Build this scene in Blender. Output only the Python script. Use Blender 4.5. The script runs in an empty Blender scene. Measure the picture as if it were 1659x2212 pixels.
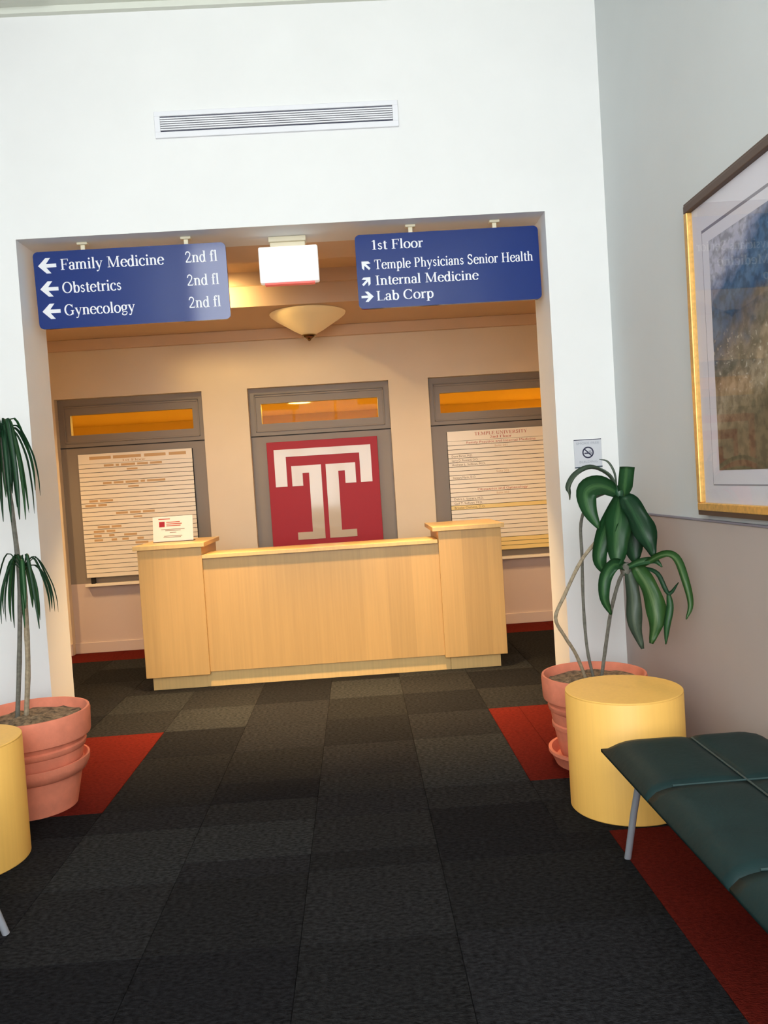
import bpy, bmesh, math, random
from mathutils import Vector, Matrix
random.seed(7)
PI = math.pi
SC = bpy.context.scene
COL = SC.collection

# ---------------------------------------------------------------- camera
cam_d = bpy.data.cameras.new('camera')
cam_d.sensor_width = 36.0
cam_d.lens = 1800.0 / 2212.0 * 36.0
cam_d.clip_start = 0.05
cam = bpy.data.objects.new('camera', cam_d)
COL.objects.link(cam)
cam.matrix_world = Matrix((
    (0.99739, 0.06485, -0.03181, 0.0),
    (-0.03413, 0.03496, -0.99881, 0.0),
    (-0.06366, 0.99728, 0.03708, 1.45),
    (0, 0, 0, 1)))
SC.camera = cam

# ---------------------------------------------------------------- world, daylight, exposure
W = bpy.data.worlds.new('overcast_sky')
W.use_nodes = True
W.node_tree.nodes['Background'].inputs[0].default_value = (0.945, 0.945, 1.0, 1)
W.node_tree.nodes['Background'].inputs[1].default_value = 9.4
SC.world = W
SC.cycles.max_bounces = 6
SC.cycles.diffuse_bounces = 3
SC.cycles.glossy_bounces = 3
SC.view_settings.view_transform = 'Standard'
SC.view_settings.look = 'None'
SC.view_settings.gamma = 1.0
SC.view_settings.use_curve_mapping = False
SC.view_settings.exposure = 0.20
WARM = (1.0, 0.65, 0.30)
HALL_W = 18.5       # each added, unseen recessed lamp of the hall, watts
YR = -1.6           # glazed entrance wall behind the camera
XL, XR = -2.19, 1.55
YF, YB = 4.85, 5.22       # front wall with the wide opening
ZC = 4.22                 # lounge ceiling
OX0, OX1, OZ = -1.835, 1.195, 2.95
YW = 7.95                 # back wall of the hall
HX0, HX1 = -4.4, 3.8
pl = bpy.data.lights.new('entrance_daylight_portal', 'AREA')
pl.shape = 'RECTANGLE'; pl.size = 3.5; pl.size_y = 3.2
pl.cycles.is_portal = True
po = bpy.data.objects.new('entrance_daylight_portal', pl)
COL.objects.link(po)
po.location = (-0.32, YR + 0.02, 2.55)
po.rotation_euler = (PI / 2, 0, 0)      # -z of the lamp turned to +y, into the lounge

# ---------------------------------------------------------------- materials
def lin(c):
    return tuple((v / 255 / 12.92) if v / 255 <= 0.04045 else ((v / 255 + 0.055) / 1.055) ** 2.4 for v in c)
MATS = {}
def mat(name, rgb, rough=0.6, metal=0.0, noise=0.0, nscale=30.0, bump=0.0, bscale=200.0, spec=0.5, stretch=None, coat=0.0):
    m = bpy.data.materials.new(name); m.use_nodes = True
    nt = m.node_tree; b = nt.nodes['Principled BSDF']
    c = lin(rgb)
    b.inputs['Base Color'].default_value = (*c, 1)
    b.inputs['Roughness'].default_value = rough
    b.inputs['Metallic'].default_value = metal
    b.inputs['Specular IOR Level'].default_value = spec
    b.inputs['Coat Weight'].default_value = coat
    tc = nt.nodes.new('ShaderNodeTexCoord')
    src = tc.outputs['Object']
    if stretch:
        mp = nt.nodes.new('ShaderNodeMapping'); mp.inputs['Scale'].default_value = stretch
        nt.links.new(src, mp.inputs['Vector']); src = mp.outputs['Vector']
    if noise > 0:
        n = nt.nodes.new('ShaderNodeTexNoise'); n.inputs['Scale'].default_value = nscale; n.inputs['Detail'].default_value = 4
        nt.links.new(src, n.inputs['Vector'])
        r = nt.nodes.new('ShaderNodeValToRGB')
        r.color_ramp.elements[0].position = 0.3; r.color_ramp.elements[1].position = 0.7
        r.color_ramp.elements[0].color = (*[v * (1 - noise) for v in c], 1)
        r.color_ramp.elements[1].color = (*[min(1, v * (1 + noise)) for v in c], 1)
        nt.links.new(n.outputs['Fac'], r.inputs['Fac']); nt.links.new(r.outputs['Color'], b.inputs['Base Color'])
    if bump > 0:
        n2 = nt.nodes.new('ShaderNodeTexNoise'); n2.inputs['Scale'].default_value = bscale; n2.inputs['Detail'].default_value = 3
        nt.links.new(src, n2.inputs['Vector'])
        bp = nt.nodes.new('ShaderNodeBump'); bp.inputs['Strength'].default_value = bump; bp.inputs['Distance'].default_value = 0.01
        nt.links.new(n2.outputs['Fac'], bp.inputs['Height']); nt.links.new(bp.outputs['Normal'], b.inputs['Normal'])
    MATS[name] = m
    return m
def emit(name, rgb, strength):
    m = bpy.data.materials.new(name); m.use_nodes = True
    b = m.node_tree.nodes['Principled BSDF']
    b.inputs['Base Color'].default_value = (*lin(rgb), 1)
    b.inputs['Emission Color'].default_value = (*lin(rgb), 1)
    b.inputs['Emission Strength'].default_value = strength
    return m
def glass(name, tint=(255, 255, 255), ior=1.5):
    m = bpy.data.materials.new(name); m.use_nodes = True
    nt = m.node_tree; nt.nodes.remove(nt.nodes['Principled BSDF'])
    out = nt.nodes['Material Output']
    t = nt.nodes.new('ShaderNodeBsdfTransparent'); t.inputs[0].default_value = (*lin(tint), 1)
    g = nt.nodes.new('ShaderNodeBsdfGlossy'); g.inputs['Roughness'].default_value = 0.02
    f = nt.nodes.new('ShaderNodeFresnel'); f.inputs[0].default_value = ior
    mx = nt.nodes.new('ShaderNodeMixShader')
    ge = nt.nodes.new('ShaderNodeNewGeometry')          # the rear face of a pane adds no second reflection
    iv = nt.nodes.new('ShaderNodeMath'); iv.operation = 'SUBTRACT'; iv.inputs[0].default_value = 1.0
    nt.links.new(ge.outputs['Backfacing'], iv.inputs[1])
    mu = nt.nodes.new('ShaderNodeMath'); mu.operation = 'MULTIPLY'
    nt.links.new(f.outputs[0], mu.inputs[0]); nt.links.new(iv.outputs[0], mu.inputs[1])
    nt.links.new(mu.outputs[0], mx.inputs[0]); nt.links.new(t.outputs[0], mx.inputs[1]); nt.links.new(g.outputs[0], mx.inputs[2])
    nt.links.new(mx.outputs[0], out.inputs['Surface'])
    return m
def veneer(name, rgb, band=0.0, dev=0.06, rough=0.35):
    """maple veneer: vertical grain; with band > 0 the leaves differ slightly along x"""
    m = bpy.data.materials.new(name); m.use_nodes = True
    nt = m.node_tree; b = nt.nodes['Principled BSDF']; c = lin(rgb)
    b.inputs['Roughness'].default_value = rough
    tc = nt.nodes.new('ShaderNodeTexCoord')
    mp = nt.nodes.new('ShaderNodeMapping'); mp.inputs['Scale'].default_value = (60, 60, 1.6)
    nt.links.new(tc.outputs['Object'], mp.inputs['Vector'])
    n = nt.nodes.new('ShaderNodeTexNoise'); n.inputs['Scale'].default_value = 1.0; n.inputs['Detail'].default_value = 5
    nt.links.new(mp.outputs['Vector'], n.inputs['Vector'])
    r = nt.nodes.new('ShaderNodeValToRGB')
    r.color_ramp.elements[0].position = 0.25; r.color_ramp.elements[1].position = 0.75
    r.color_ramp.elements[0].color = (*[v * (1 - dev) for v in c], 1)
    r.color_ramp.elements[1].color = (*[min(1, v * (1 + dev)) for v in c], 1)
    nt.links.new(n.outputs['Fac'], r.inputs['Fac'])
    col = r.outputs['Color']
    if band > 0:
        sx = nt.nodes.new('ShaderNodeSeparateXYZ'); nt.links.new(tc.outputs['Object'], sx.inputs[0])
        dv = nt.nodes.new('ShaderNodeMath'); dv.operation = 'DIVIDE'; dv.inputs[1].default_value = band
        fl = nt.nodes.new('ShaderNodeMath'); fl.operation = 'FLOOR'
        wn = nt.nodes.new('ShaderNodeTexWhiteNoise'); wn.noise_dimensions = '1D'
        nt.links.new(sx.outputs[0], dv.inputs[0]); nt.links.new(dv.outputs[0], fl.inputs[0]); nt.links.new(fl.outputs[0], wn.inputs['W'])
        mr = nt.nodes.new('ShaderNodeMapRange'); mr.inputs[3].default_value = 0.90; mr.inputs[4].default_value = 1.06
        nt.links.new(wn.outputs['Value'], mr.inputs[0])
        mx = nt.nodes.new('ShaderNodeMix'); mx.data_type = 'RGBA'; mx.blend_type = 'MULTIPLY'; mx.inputs[0].default_value = 1
        nt.links.new(col, mx.inputs[6]); nt.links.new(mr.outputs[0], mx.inputs[7]); col = mx.outputs[2]
    nt.links.new(col, b.inputs['Base Color'])
    return m
def carpet(name, rgb, dev=0.6):
    m = mat(name, rgb, 0.95, noise=dev, nscale=85, bump=0.7, bscale=190, spec=0.03, stretch=(0.6, 1.0, 1))
    b = m.node_tree.nodes['Principled BSDF']
    b.inputs['Sheen Weight'].default_value = 0.0
    return m

M_WHITE = mat('white_paint', (240, 240, 238), 0.75, noise=0.015, nscale=3)
M_CEIL = mat('ceiling_paint', (226, 228, 216), 0.8)
M_GREYW = mat('grey_lilac_paint', (212, 216, 216), 0.7, noise=0.02, nscale=2)
M_MAUVE = mat('mauve_grey_paint', (184, 172, 166), 0.7, noise=0.02, nscale=3)
M_CREAM = mat('hall_cream_paint', (236, 218, 192), 0.75, noise=0.02, nscale=3)
M_HCEIL = mat('hall_ceiling_paint', (222, 192, 162), 0.8)
M_FRAME = mat('taupe_paint', (146, 134, 122), 0.5)
M_APRON = mat('apron_paint', (214, 194, 184), 0.7)
M_DARK = mat('dark_gap', (24, 22, 22), 0.8)
M_BASEP = mat('pale_base_paint', (214, 196, 188), 0.6)
M_SLAB = mat('floor_screed', (40, 40, 42), 0.9)
M_GREYS = [carpet('charcoal_carpet_%s' % s, c) for s, c in
           (('a', (37, 37, 38)), ('b', (32, 32, 33)), ('c', (43, 44, 45)), ('d', (28, 28, 30)), ('e', (35, 35, 37)))]
M_RED = carpet('brick_red_carpet', (90, 27, 20), 0.25)
M_MAPLE = veneer('maple_veneer', (204, 164, 104), 0.19)
M_MAPLE2 = veneer('maple_top', (222, 186, 124))
M_PED = veneer('honey_maple', (252, 196, 100), 0.0, 0.04, 0.5)
M_TERRA = mat('terracotta', (230, 136, 106), 0.75, noise=0.10, nscale=14, bump=0.1, bscale=90)
M_SOIL = mat('dry_soil', (128, 108, 84), 0.95, noise=0.7, nscale=40, bump=0.9, bscale=70)
M_CANE = mat('pale_cane', (150, 136, 112), 0.8, noise=0.25, nscale=60, bump=0.3, bscale=120)
M_CANEG = mat('grey_cane', (104, 102, 92), 0.8, noise=0.25, nscale=60)
M_VINYL = mat('dark_green_vinyl', (24, 44, 44), 0.5, noise=0.12, nscale=9, bump=0.12, bscale=45, spec=0.14)
M_PIPE = mat('seam_vinyl', (50, 70, 70), 0.4)
M_CHROME = mat('chrome', (200, 204, 214), 0.3, 0.55)
M_BLUE = mat('sign_blue', (16, 47, 120), 0.10, spec=0.5)
M_LETTER = mat('sign_white', (238, 240, 244), 0.5)
M_SLAT = mat('directory_cream', (252, 240, 220), 0.35)
M_SLATY = mat('directory_yellowed', (250, 222, 150), 0.35)
M_INKR = mat('red_ink', (196, 96, 70), 0.6)
M_INKB = mat('brown_ink', (128, 98, 62), 0.6)
M_INKO = mat('faded_ink', (212, 172, 122), 0.6)
M_TRED = mat('emblem_red', (172, 34, 46), 0.5, spec=0.3)
M_TWHITE = mat('emblem_cream', (206, 190, 170), 0.08, spec=0.5)
M_VENT = mat('vent_white', (238, 238, 242), 0.45)
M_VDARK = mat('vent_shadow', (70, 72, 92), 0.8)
M_PLATE = mat('notice_grey', (206, 208, 214), 0.4)
M_NAVY = mat('notice_navy', (28, 30, 62), 0.5)
M_TEAL = mat('notice_teal', (20, 54, 70), 0.5)
M_NTEXT = mat('notice_text', (160, 164, 174), 0.6)
M_GOLD = mat('gold_frame', (226, 176, 96), 0.35, 0.35, noise=0.15, nscale=60)
M_BROWN = mat('foot_and_shade_brown', (84, 62, 48), 0.5)
M_MATB = mat('mat_board', (226, 222, 230), 0.8)
M_GROOVE = mat('mat_groove', (140, 134, 144), 0.8)
M_CARD = mat('card_white', (250, 240, 226), 0.35)
M_EXIT = emit('exit_housing', (250, 248, 244), 0.30)
M_EXITR = emit('exit_red_lens', (205, 90, 80), 0.5)
M_IVORY = mat('ivory_canopy', (236, 226, 196), 0.5)
M_BOWL = emit('alabaster_glass', (240, 214, 160), 0.10)
M_BRASS = mat('antique_brass', (150, 124, 84), 0.25, 1.0)
M_LAMP = emit('lamp_disc', (255, 214, 140), 9.0)
M_PANE = glass('clear_pane', (250, 252, 250))
M_PGLASS = glass('picture_glass', (255, 255, 255), 1.5)
M_TGLASS = glass('transom_glass', (255, 240, 200), 1.16)
M_ROOM = mat('office_yellow', (240, 212, 136), 0.8)

def leaf_mat(name, edge, mid):
    m = bpy.data.materials.new(name); m.use_nodes = True
    nt = m.node_tree; b = nt.nodes['Principled BSDF']
    b.inputs['Roughness'].default_value = 0.38
    tc = nt.nodes.new('ShaderNodeUVMap')
    sx = nt.nodes.new('ShaderNodeSeparateXYZ'); nt.links.new(tc.outputs[0], sx.inputs[0])
    n = nt.nodes.new('ShaderNodeTexNoise'); n.inputs['Scale'].default_value = 25
    mp = nt.nodes.new('ShaderNodeMapping'); mp.inputs['Scale'].default_value = (1.4, 0.15, 1)
    nt.links.new(tc.outputs[0], mp.inputs[0]); nt.links.new(mp.outputs[0], n.inputs['Vector'])
    ad = nt.nodes.new('ShaderNodeMath'); ad.operation = 'MULTIPLY_ADD'; ad.inputs[1].default_value = 0.35; ad.inputs[2].default_value = -0.17
    nt.links.new(n.outputs['Fac'], ad.inputs[0])
    a2 = nt.nodes.new('ShaderNodeMath'); nt.links.new(sx.outputs[0], a2.inputs[0]); nt.links.new(ad.outputs[0], a2.inputs[1])
    r = nt.nodes.new('ShaderNodeValToRGB')
    e = r.color_ramp.elements
    e[0].position = 0.15; e[0].color = (*lin(edge), 1); e[1].position = 0.85; e[1].color = (*lin(edge), 1)
    q = e.new(0.5); q.color = (*lin(mid), 1)
    q = e.new(0.34); q.color = (*lin(edge), 1)
    q = e.new(0.66); q.color = (*lin(edge), 1)
    nt.links.new(a2.outputs[0], r.inputs[0]); nt.links.new(r.outputs[0], b.inputs['Base Color'])
    return m
M_LEAF = leaf_mat('leaf_green', (48, 98, 56), (92, 140, 86))
M_LEAFD = leaf_mat('leaf_dark', (34, 76, 48), (62, 108, 70))
M_LEAFL = leaf_mat('leaf_light', (66, 112, 56), (128, 158, 104))
M_LEAFG = leaf_mat('leaf_grey_green', (86, 104, 86), (120, 134, 112))

# ---------------------------------------------------------------- mesh helpers
class MB:
    def __init__(self):
        self.bm = bmesh.new()
        self.uv = None
    def box(self, x0, x1, y0, y1, z0, z1, bevel=0.0, seg=2):
        r = bmesh.ops.create_cube(self.bm, size=1.0)
        vs = r['verts']
        for v in vs:
            v.co = Vector(((x0 + x1) / 2 + v.co.x * (x1 - x0), (y0 + y1) / 2 + v.co.y * (y1 - y0), (z0 + z1) / 2 + v.co.z * (z1 - z0)))
        if bevel > 0:
            es = list({e for v in vs for e in v.link_edges})
            bmesh.ops.bevel(self.bm, geom=es, offset=bevel, segments=seg, affect='EDGES', profile=0.5)
        return self
    def quad(self, pts):
        self.bm.faces.new([self.bm.verts.new(p) for p in pts]); return self
    def poly_xz(self, pts, y0, y1):
        """closed outline in x-z, given depth from y0 (front) to y1"""
        a = [self.bm.verts.new((x, y0, z)) for x, z in pts]
        b = [self.bm.verts.new((x, y1, z)) for x, z in pts]
        self.bm.faces.new(a); self.bm.faces.new(b[::-1])
        n = len(pts)
        for i in range(n):
            self.bm.faces.new((a[i], b[i], b[(i + 1) % n], a[(i + 1) % n]))
        return self
    def lathe(self, prof, n=48, c=(0, 0, 0), close=True):
        rings = []
        for r, z in prof:
            if r < 1e-5:
                rings.append([self.bm.verts.new((c[0], c[1], c[2] + z))])
            else:
                rings.append([self.bm.verts.new((c[0] + r * math.cos(2 * PI * k / n), c[1] + r * math.sin(2 * PI * k / n), c[2] + z)) for k in range(n)])
        for A, B in zip(rings, rings[1:]):
            for k in range(n):
                k2 = (k + 1) % n
                if len(A) == 1 and len(B) == 1: continue
                if len(A) == 1: self.bm.faces.new((A[0], B[k2], B[k]))
                elif len(B) == 1: self.bm.faces.new((A[k], A[k2], B[0]))
                else: self.bm.faces.new((A[k], A[k2], B[k2], B[k]))
        return self
    def tube(self, pts, rad, n=10, cap=True):
        pts = [Vector(p) for p in pts]
        rad = rad if isinstance(rad, (list, tuple)) else [rad] * len(pts)
        prev = None; rings = []
        for i, p in enumerate(pts):
            t = (pts[min(i + 1, len(pts) - 1)] - pts[max(i - 1, 0)]).normalized()
            if prev is None:
                a = t.cross(Vector((0.3, 1, 0.1))).normalized()
            else:
                a = (prev - t * prev.dot(t)).normalized()
            prev = a; b = t.cross(a)
            rings.append([self.bm.verts.new(p + (a * math.cos(2 * PI * k / n) + b * math.sin(2 * PI * k / n)) * rad[i]) for k in range(n)])
        for A, B in zip(rings, rings[1:]):
            for k in range(n):
                self.bm.faces.new((A[k], A[(k + 1) % n], B[(k + 1) % n], B[k]))
        if cap:
            self.bm.faces.new(rings[0][::-1]); self.bm.faces.new(rings[-1])
        return self
    def mesh(self, name, m, smooth=False):
        bmesh.ops.recalc_face_normals(self.bm, faces=self.bm.faces[:])
        me = bpy.data.meshes.new(name)
        self.bm.to_mesh(me); self.bm.free()
        if m: me.materials.append(m)
        if smooth:
            for p in me.polygons: p.use_smooth = True
            try: me.set_sharp_from_angle(angle=math.radians(40))
            except Exception: pass
        return me
    def build(self, name, m, parent=None, smooth=False, origin=None):
        me = self.mesh(name, m, smooth)
        return obj(name, me, parent, origin)
def obj(name, me, parent=None, origin=None):
    o = bpy.data.objects.new(name, me); COL.objects.link(o)
    if parent: o.parent = parent
    return o
def tag(o, label, cat, group=None):
    o['label'] = label; o['category'] = cat
    if group: o['group'] = group
    return o
def struct(o, label=None, cat=None):
    o['kind'] = 'structure'
    if label: o['label'] = label
    if cat: o['category'] = cat
    return o
def thing(name, label, cat, loc=(0, 0, 0), group=None):
    o = bpy.data.objects.new(name, None); COL.objects.link(o)
    o.location = loc; o.empty_display_size = 0.1
    tag(o, label, cat, group)
    return o
def smooth_path(pts, sub=6):
    """Catmull-Rom through the control points"""
    P = [Vector(p) for p in pts]
    P = [P[0] * 2 - P[1]] + P + [P[-1] * 2 - P[-2]]
    out = []
    for i in range(1, len(P) - 2):
        for k in range(sub):
            t = k / sub
            a, b, c, d = P[i - 1], P[i], P[i + 1], P[i + 2]
            out.append(0.5 * ((2 * b) + (c - a) * t + (2 * a - 5 * b + 4 * c - d) * t * t + (3 * b - a - 3 * c + d) * t ** 3))
    out.append(P[-2])
    return out

# ---------------------------------------------------------------- structure: lounge
m = MB(); m.box(XL - .15, XR + .15, YR - .15, YF + .15, -.2, -.012); m.box(HX0, HX1, YF + .15, 11.8, -.2, -.012)
floor = struct(m.build('floor', M_SLAB), 'carpet tiled floor of the lounge and hall', 'floor')
m = MB()
m.box(XL - .15, OX0, YF, YB, -.012, ZC); m.box(OX1, XR + .15, YF, YB, -.012, ZC); m.box(OX0, OX1, YF, YB, OZ, ZC)
struct(m.build('wall_front', M_WHITE), 'tall white wall with the wide opening to the reception hall', 'wall')
m = MB(); m.box(XR, XR + .15, YR, YF, -.012, ZC)
wr = struct(m.build('wall_right', M_GREYW), 'pale grey side wall behind the bench and the framed picture', 'wall')
MB().box(XR - .012, XR, YR, YF, 0.0, 1.180).build('wainscot', M_MAUVE, wr)
MB().box(XR - .017, XR, YR, YF, 1.180, 1.190, 0.003).build('chair_rail', M_GROOVE, wr)
m = MB(); m.box(XL - .15, XL, YR, YF, -.012, ZC)
struct(m.build('wall_left', M_GREYW), 'grey side wall on the left of the lounge', 'wall')
m = MB(); m.box(XL - .15, XR + .15, YR - .15, YB, ZC, ZC + .15)
struct(m.build('ceiling', M_CEIL), 'high pale ceiling of the lounge', 'ceiling')
m = MB(); m.box(XL, XR, YF - .035, YF, ZC - .035, ZC)
struct(m.build('trim_1', M_CEIL), 'pale trim where the white wall meets the ceiling', 'trim')
# glazed entrance wall behind the camera
m = MB(); m.box(XL - .15, XL + .12, YR - .15, YR, 0, ZC); m.box(XR - .12, XR + .15, YR - .15, YR, 0, ZC)
m.box(XL + .12, XR - .12, YR - .15, YR, 4.14, ZC); m.box(XL + .12, XR - .12, YR - .15, YR, -.012, .95)
struct(m.build('wall_rear', M_WHITE), 'wall around the tall window behind the viewer', 'wall')
w4 = MB()
for x in (-2.05, -1.2, -.32, .56, 1.41): w4.box(x - .025, x + .025, YR - .11, YR - .05, .95, 4.14)
for z in (.975, 2.3, 4.115): w4.box(-2.07, 1.43, YR - .105, YR - .055, z - .025, z + .025)
w4 = struct(w4.build('window_4', M_FRAME), 'tall four part window behind the viewer', 'window')
for i in range(4):
    x0 = -2.05 + i * .866
    MB().box(x0 + .03, x0 + .84, YR - .084, YR - .078, .98, 4.10).build('pane', M_PANE, w4)

# carpet tiles
TG = 0.0006
TILES = {}
def tile(x0, x1, y0, y1, mt, dz=0.0):
    w, h = round(x1 - x0, 3), round(y1 - y0, 3)
    if w < .03 or h < .03: return
    key = (w, h, mt.name)
    if key not in TILES:
        TILES[key] = MB().box(-w / 2 + TG, w / 2 - TG, -h / 2 + TG, h / 2 - TG, -.012, 0, 0.0015, 1).mesh('carpet_tile', mt)
    o = obj('carpet_tile', TILES[key], floor)
    o.location = ((x0 + x1) / 2, (y0 + y1) / 2, dz)
xs = [-2.19, -1.77, -1.27, -.77, -.27, .23, .73, .92, 1.23, 1.55]
ys = [0.1, 0.6, 1.1, 1.6, 2.1, 2.6, 3.1, 3.25, 3.6, 3.85, 4.1, 4.6, 5.1]
last = -1
for j in range(len(ys) - 1):
    for i in range(len(xs) - 1):
        x0, x1, y0, y1 = xs[i], xs[i + 1], ys[j], ys[j + 1]
        xm, ym = (x0 + x1) / 2, (y0 + y1) / 2
        if ym > 4.85 and (xm < OX0 + .0 - .05 or xm > OX1 + .05): continue
        red = (ym > 3.85 and (xm < -1.27 or xm > .73)) or (ym < 3.25 and (xm > .92 or xm < -1.77))
        if not red and i == 6: continue      # wider tile joins the narrow strip below
        k = (i * 2 + j * 3 + (i * j) % 3) % 5
        if not red and i == 7 and ym > 3.25: x0 = .73
        if not red and i == 5 and ym < 3.25: x1 = .92
        if not red and i == 5 and 3.25 < ym: x1 = .73
        zz = 0.0 if not red else 0.0008
        if ym > 4.85:
            if i == 1: x0 = OX0 + .002
            if i == 8: x1 = max(x0 + .04, OX1)
            if x0 >= OX1 - .03 or x1 <= OX0 + .03: continue
            x0, x1 = max(x0, OX0 + .001), min(x1, OX1 - .001)
        tile(x0, x1, y0, y1, M_RED if red else M_GREYS[k], zz)
hx = [round(-4.27 + .5 * i, 3) for i in range(17)]
hy = [5.1, 5.6, 6.1, 6.6, 7.1, 7.5, 7.95]
for j in range(len(hy) - 1):
    for i in range(len(hx) - 1):
        x0, x1, y0, y1 = hx[i], hx[i + 1], hy[j], hy[j + 1]
        if y0 < 5.2 and (x0 < OX0 - .01 or x1 > OX1 + .01):
            xa, xb = max(x0, OX0 + .002), min(x1, OX1 - .002)
            k = (i * 2 + j + (i * j) % 4) % 5
            if xb - xa > .05: tile(xa, xb, y0, YB, M_GREYS[k])
            y0 = YB
        k = (i * 2 + j + (i * j) % 4) % 5
        tile(x0, x1, y0, y1, M_RED if j == 5 else M_GREYS[k])

# ---------------------------------------------------------------- structure: reception hall
ZH = 2.93
m = MB()
bays = ((-2.745, -1.382), (-.957, .368), (.742, 2.07))
xp = HX0
for a, b in bays:
    m.box(xp, a, YW - .08, YW + .12, -.012, 3.3); m.box(a, b, YW - .08, YW + .12, 2.395, 3.3); xp = b
m.box(xp, HX1, YW - .08, YW + .12, -.012, 3.3)
struct(m.build('wall_back', M_CREAM), 'cream back wall of the reception hall with three framed bays', 'wall')
m = MB(); m.box(HX0, HX1, YW - .13, YW - .08, 2.83, ZH, 0.006)
struct(m.build('trim_2', M_HCEIL), 'narrow crown trim under the hall ceiling', 'trim')
m = MB(); xp = HX0
for a, b in bays:
    m.box(xp, a, YW - .098, YW - .08, 0, .11, 0.004); xp = b
m.box(xp, HX1, YW - .098, YW - .08, 0, .11, 0.004)
struct(m.build('baseboard_back', M_BASEP), 'pale baseboard along the hall back wall', 'baseboard')
m = MB(); m.box(HX0 - .1, HX0, YF, YW + .12, -.012, 3.3)
struct(m.build('wall_hall_left', M_CREAM), 'cream end wall of the hall on the left', 'wall')
m = MB(); m.box(HX1, HX1 + .1, YF, YW + .12, -.012, 3.3)
struct(m.build('wall_hall_right', M_CREAM), 'cream end wall of the hall on the right', 'wall')
m = MB(); m.box(HX0, XL - .15, YF + .1, YB, -.012, 3.3); m.box(XR + .15, HX1, YF + .1, YB, -.012, 3.3)
struct(m.build('wall_hall_front', M_CREAM), 'cream hall wall beside the opening', 'wall')
# hall ceiling with raised coffer
CX0, CX1, CY0, CY1 = -3.2, 2.6, 5.60, 6.855
m = MB()
m.box(HX0, HX1, YB, CY0, 2.95, 3.3)
m.box(HX0, CX0, CY0, CY1, ZH, 3.3); m.box(CX1, HX1, CY0, CY1, ZH, 3.3)
m.box(HX0, HX1, CY1, YW - .08, ZH, 3.3)
m.box(CX0, CX1, CY0, CY1, 3.20, 3.3)
m.box(CX0, CX1, CY1 - .04, CY1, ZH + .165, 3.20)
struct(m.build('ceiling_hall', M_HCEIL), 'hall ceiling with a raised coffer', 'ceiling')

# office behind the transoms
m = MB()
m.box(HX0, HX1, 11.5, 11.6, -.012, 2.5); m.box(HX0 - .1, HX0, YW + .12, 11.6, -.012, 2.5); m.box(HX1, HX1 + .1, YW + .12, 11.6, -.012, 2.5)
m.box(HX0, HX1, YW + .12, 11.6, 2.44, 2.54)
struct(m.build('wall_office', M_ROOM), 'yellow lit office walls seen through the transom windows', 'wall')

# the three framed bays in the back wall
def bay(n, a, b, label):
    y0, y1 = YW, YW + .06
    root = MB()
    root.box(a, a + .11, y0, y1, .66, 2.395); root.box(b - .11, b, y0, y1, .66, 2.395)      # stiles
    root.box(a + .11, b - .11, y0, y1, 2.25, 2.395)                                          # head
    root.box(a + .11, b - .11, y0, y1, .66, 2.06)                                            # solid field under the transom
    o = struct(root.build('window_%d' % n, M_FRAME), label, 'window')
    # sash mouldings
    f = MB()
    f.box(a + .05, b - .05, y0 - .012, y0, 2.315, 2.330, .003); f.box(a + .05, b - .05, y0 - .012, y0, 2.335, 2.345, .003)
    f.box(a + .05, b - .05, y0 - .012, y0, 1.985, 1.998, .003)
    f.box(a + .05, a + .062, y0 - .012, y0, 1.985, 2.33, .003); f.box(b - .062, b - .05, y0 - .012, y0, 1.985, 2.33, .003)
    f.build('sash_moulding', M_FRAME, o)
    MB().box(a, b, y0 - .006, y0, 1.940, 1.948).build('transom_joint', M_DARK, o)
    MB().box(a + .11, b - .11, y0 + .04, y0 + .046, 2.06, 2.25).build('pane', M_TGLASS, o)
    MB().box(a, b, y0 + .0, y1, .0, .66).build('apron_panel', M_APRON, o)
    MB().box(a, b, y0 - .014, y0, .0, .10, .003).build('base_moulding', M_BASEP, o)
    return o
bay(1, *bays[0], 'taupe framed bay on the left holding a directory board')
bay(2, *bays[1], 'taupe framed middle bay behind the red emblem panel')
bay(3, *bays[2], 'taupe framed bay on the right holding a directory board')

# ---------------------------------------------------------------- recessed lamps, those of the hall added out of view to light it
def downlight(x, y, z, watts, label, group=None, size=.15, color=WARM, name='added_ceiling_lamp', spread=125):
    t = thing(name, label, 'ceiling lamp', (x, y, z), group)
    MB().lathe([(size * .56, -.012), (size * .62, -.010), (size * .64, 0), (size * .5, 0), (size * .5, -.006), (size * .56, -.012)], 32).build('trim_ring', M_VENT, t, True)
    MB().lathe([(0, -.004), (size * .5, -.004), (size * .5, -.001), (0, -.001)], 32).build('lamp_disc', M_LAMP, t)
    l = bpy.data.lights.new('lamp_light', 'AREA'); l.shape = 'DISK'; l.size = size; l.energy = watts; l.color = color; l.spread = math.radians(spread)
    lo = bpy.data.objects.new('lamp_light', l); COL.objects.link(lo); lo.parent = t; lo.location = (0, 0, -.02)
    return t
downlight(-.95, 5.46, 2.95, HALL_W * 1.5, 'added hall lamp out of view just behind the blue sign with left arrows', spread=58)
downlight(.32, 5.46, 2.95, HALL_W * 1.5, 'added hall lamp out of view just behind the blue 1st Floor sign', spread=58)
downlight(-1.75, 6.25, 3.20, HALL_W, 'added coffer lamp hidden behind the sign with left arrows')
downlight(.75, 6.25, 3.20, HALL_W, 'added coffer lamp hidden behind the 1st Floor sign')
downlight(-3.6, 6.6, ZH, HALL_W * 1.6, 'added unseen lamp in the left end of the hall')
downlight(3.1, 6.6, ZH, HALL_W * 1.6, 'added unseen lamp in the right end of the hall')
def office_light(x, y, label):
    return downlight(x, y, 2.44, 70, label, None, .26, (1.0, .70, .25), 'office_ceiling_lamp', 175)
office_light(-.60, 9.9, 'round office ceiling lamp seen left of centre in the middle transom')
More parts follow.
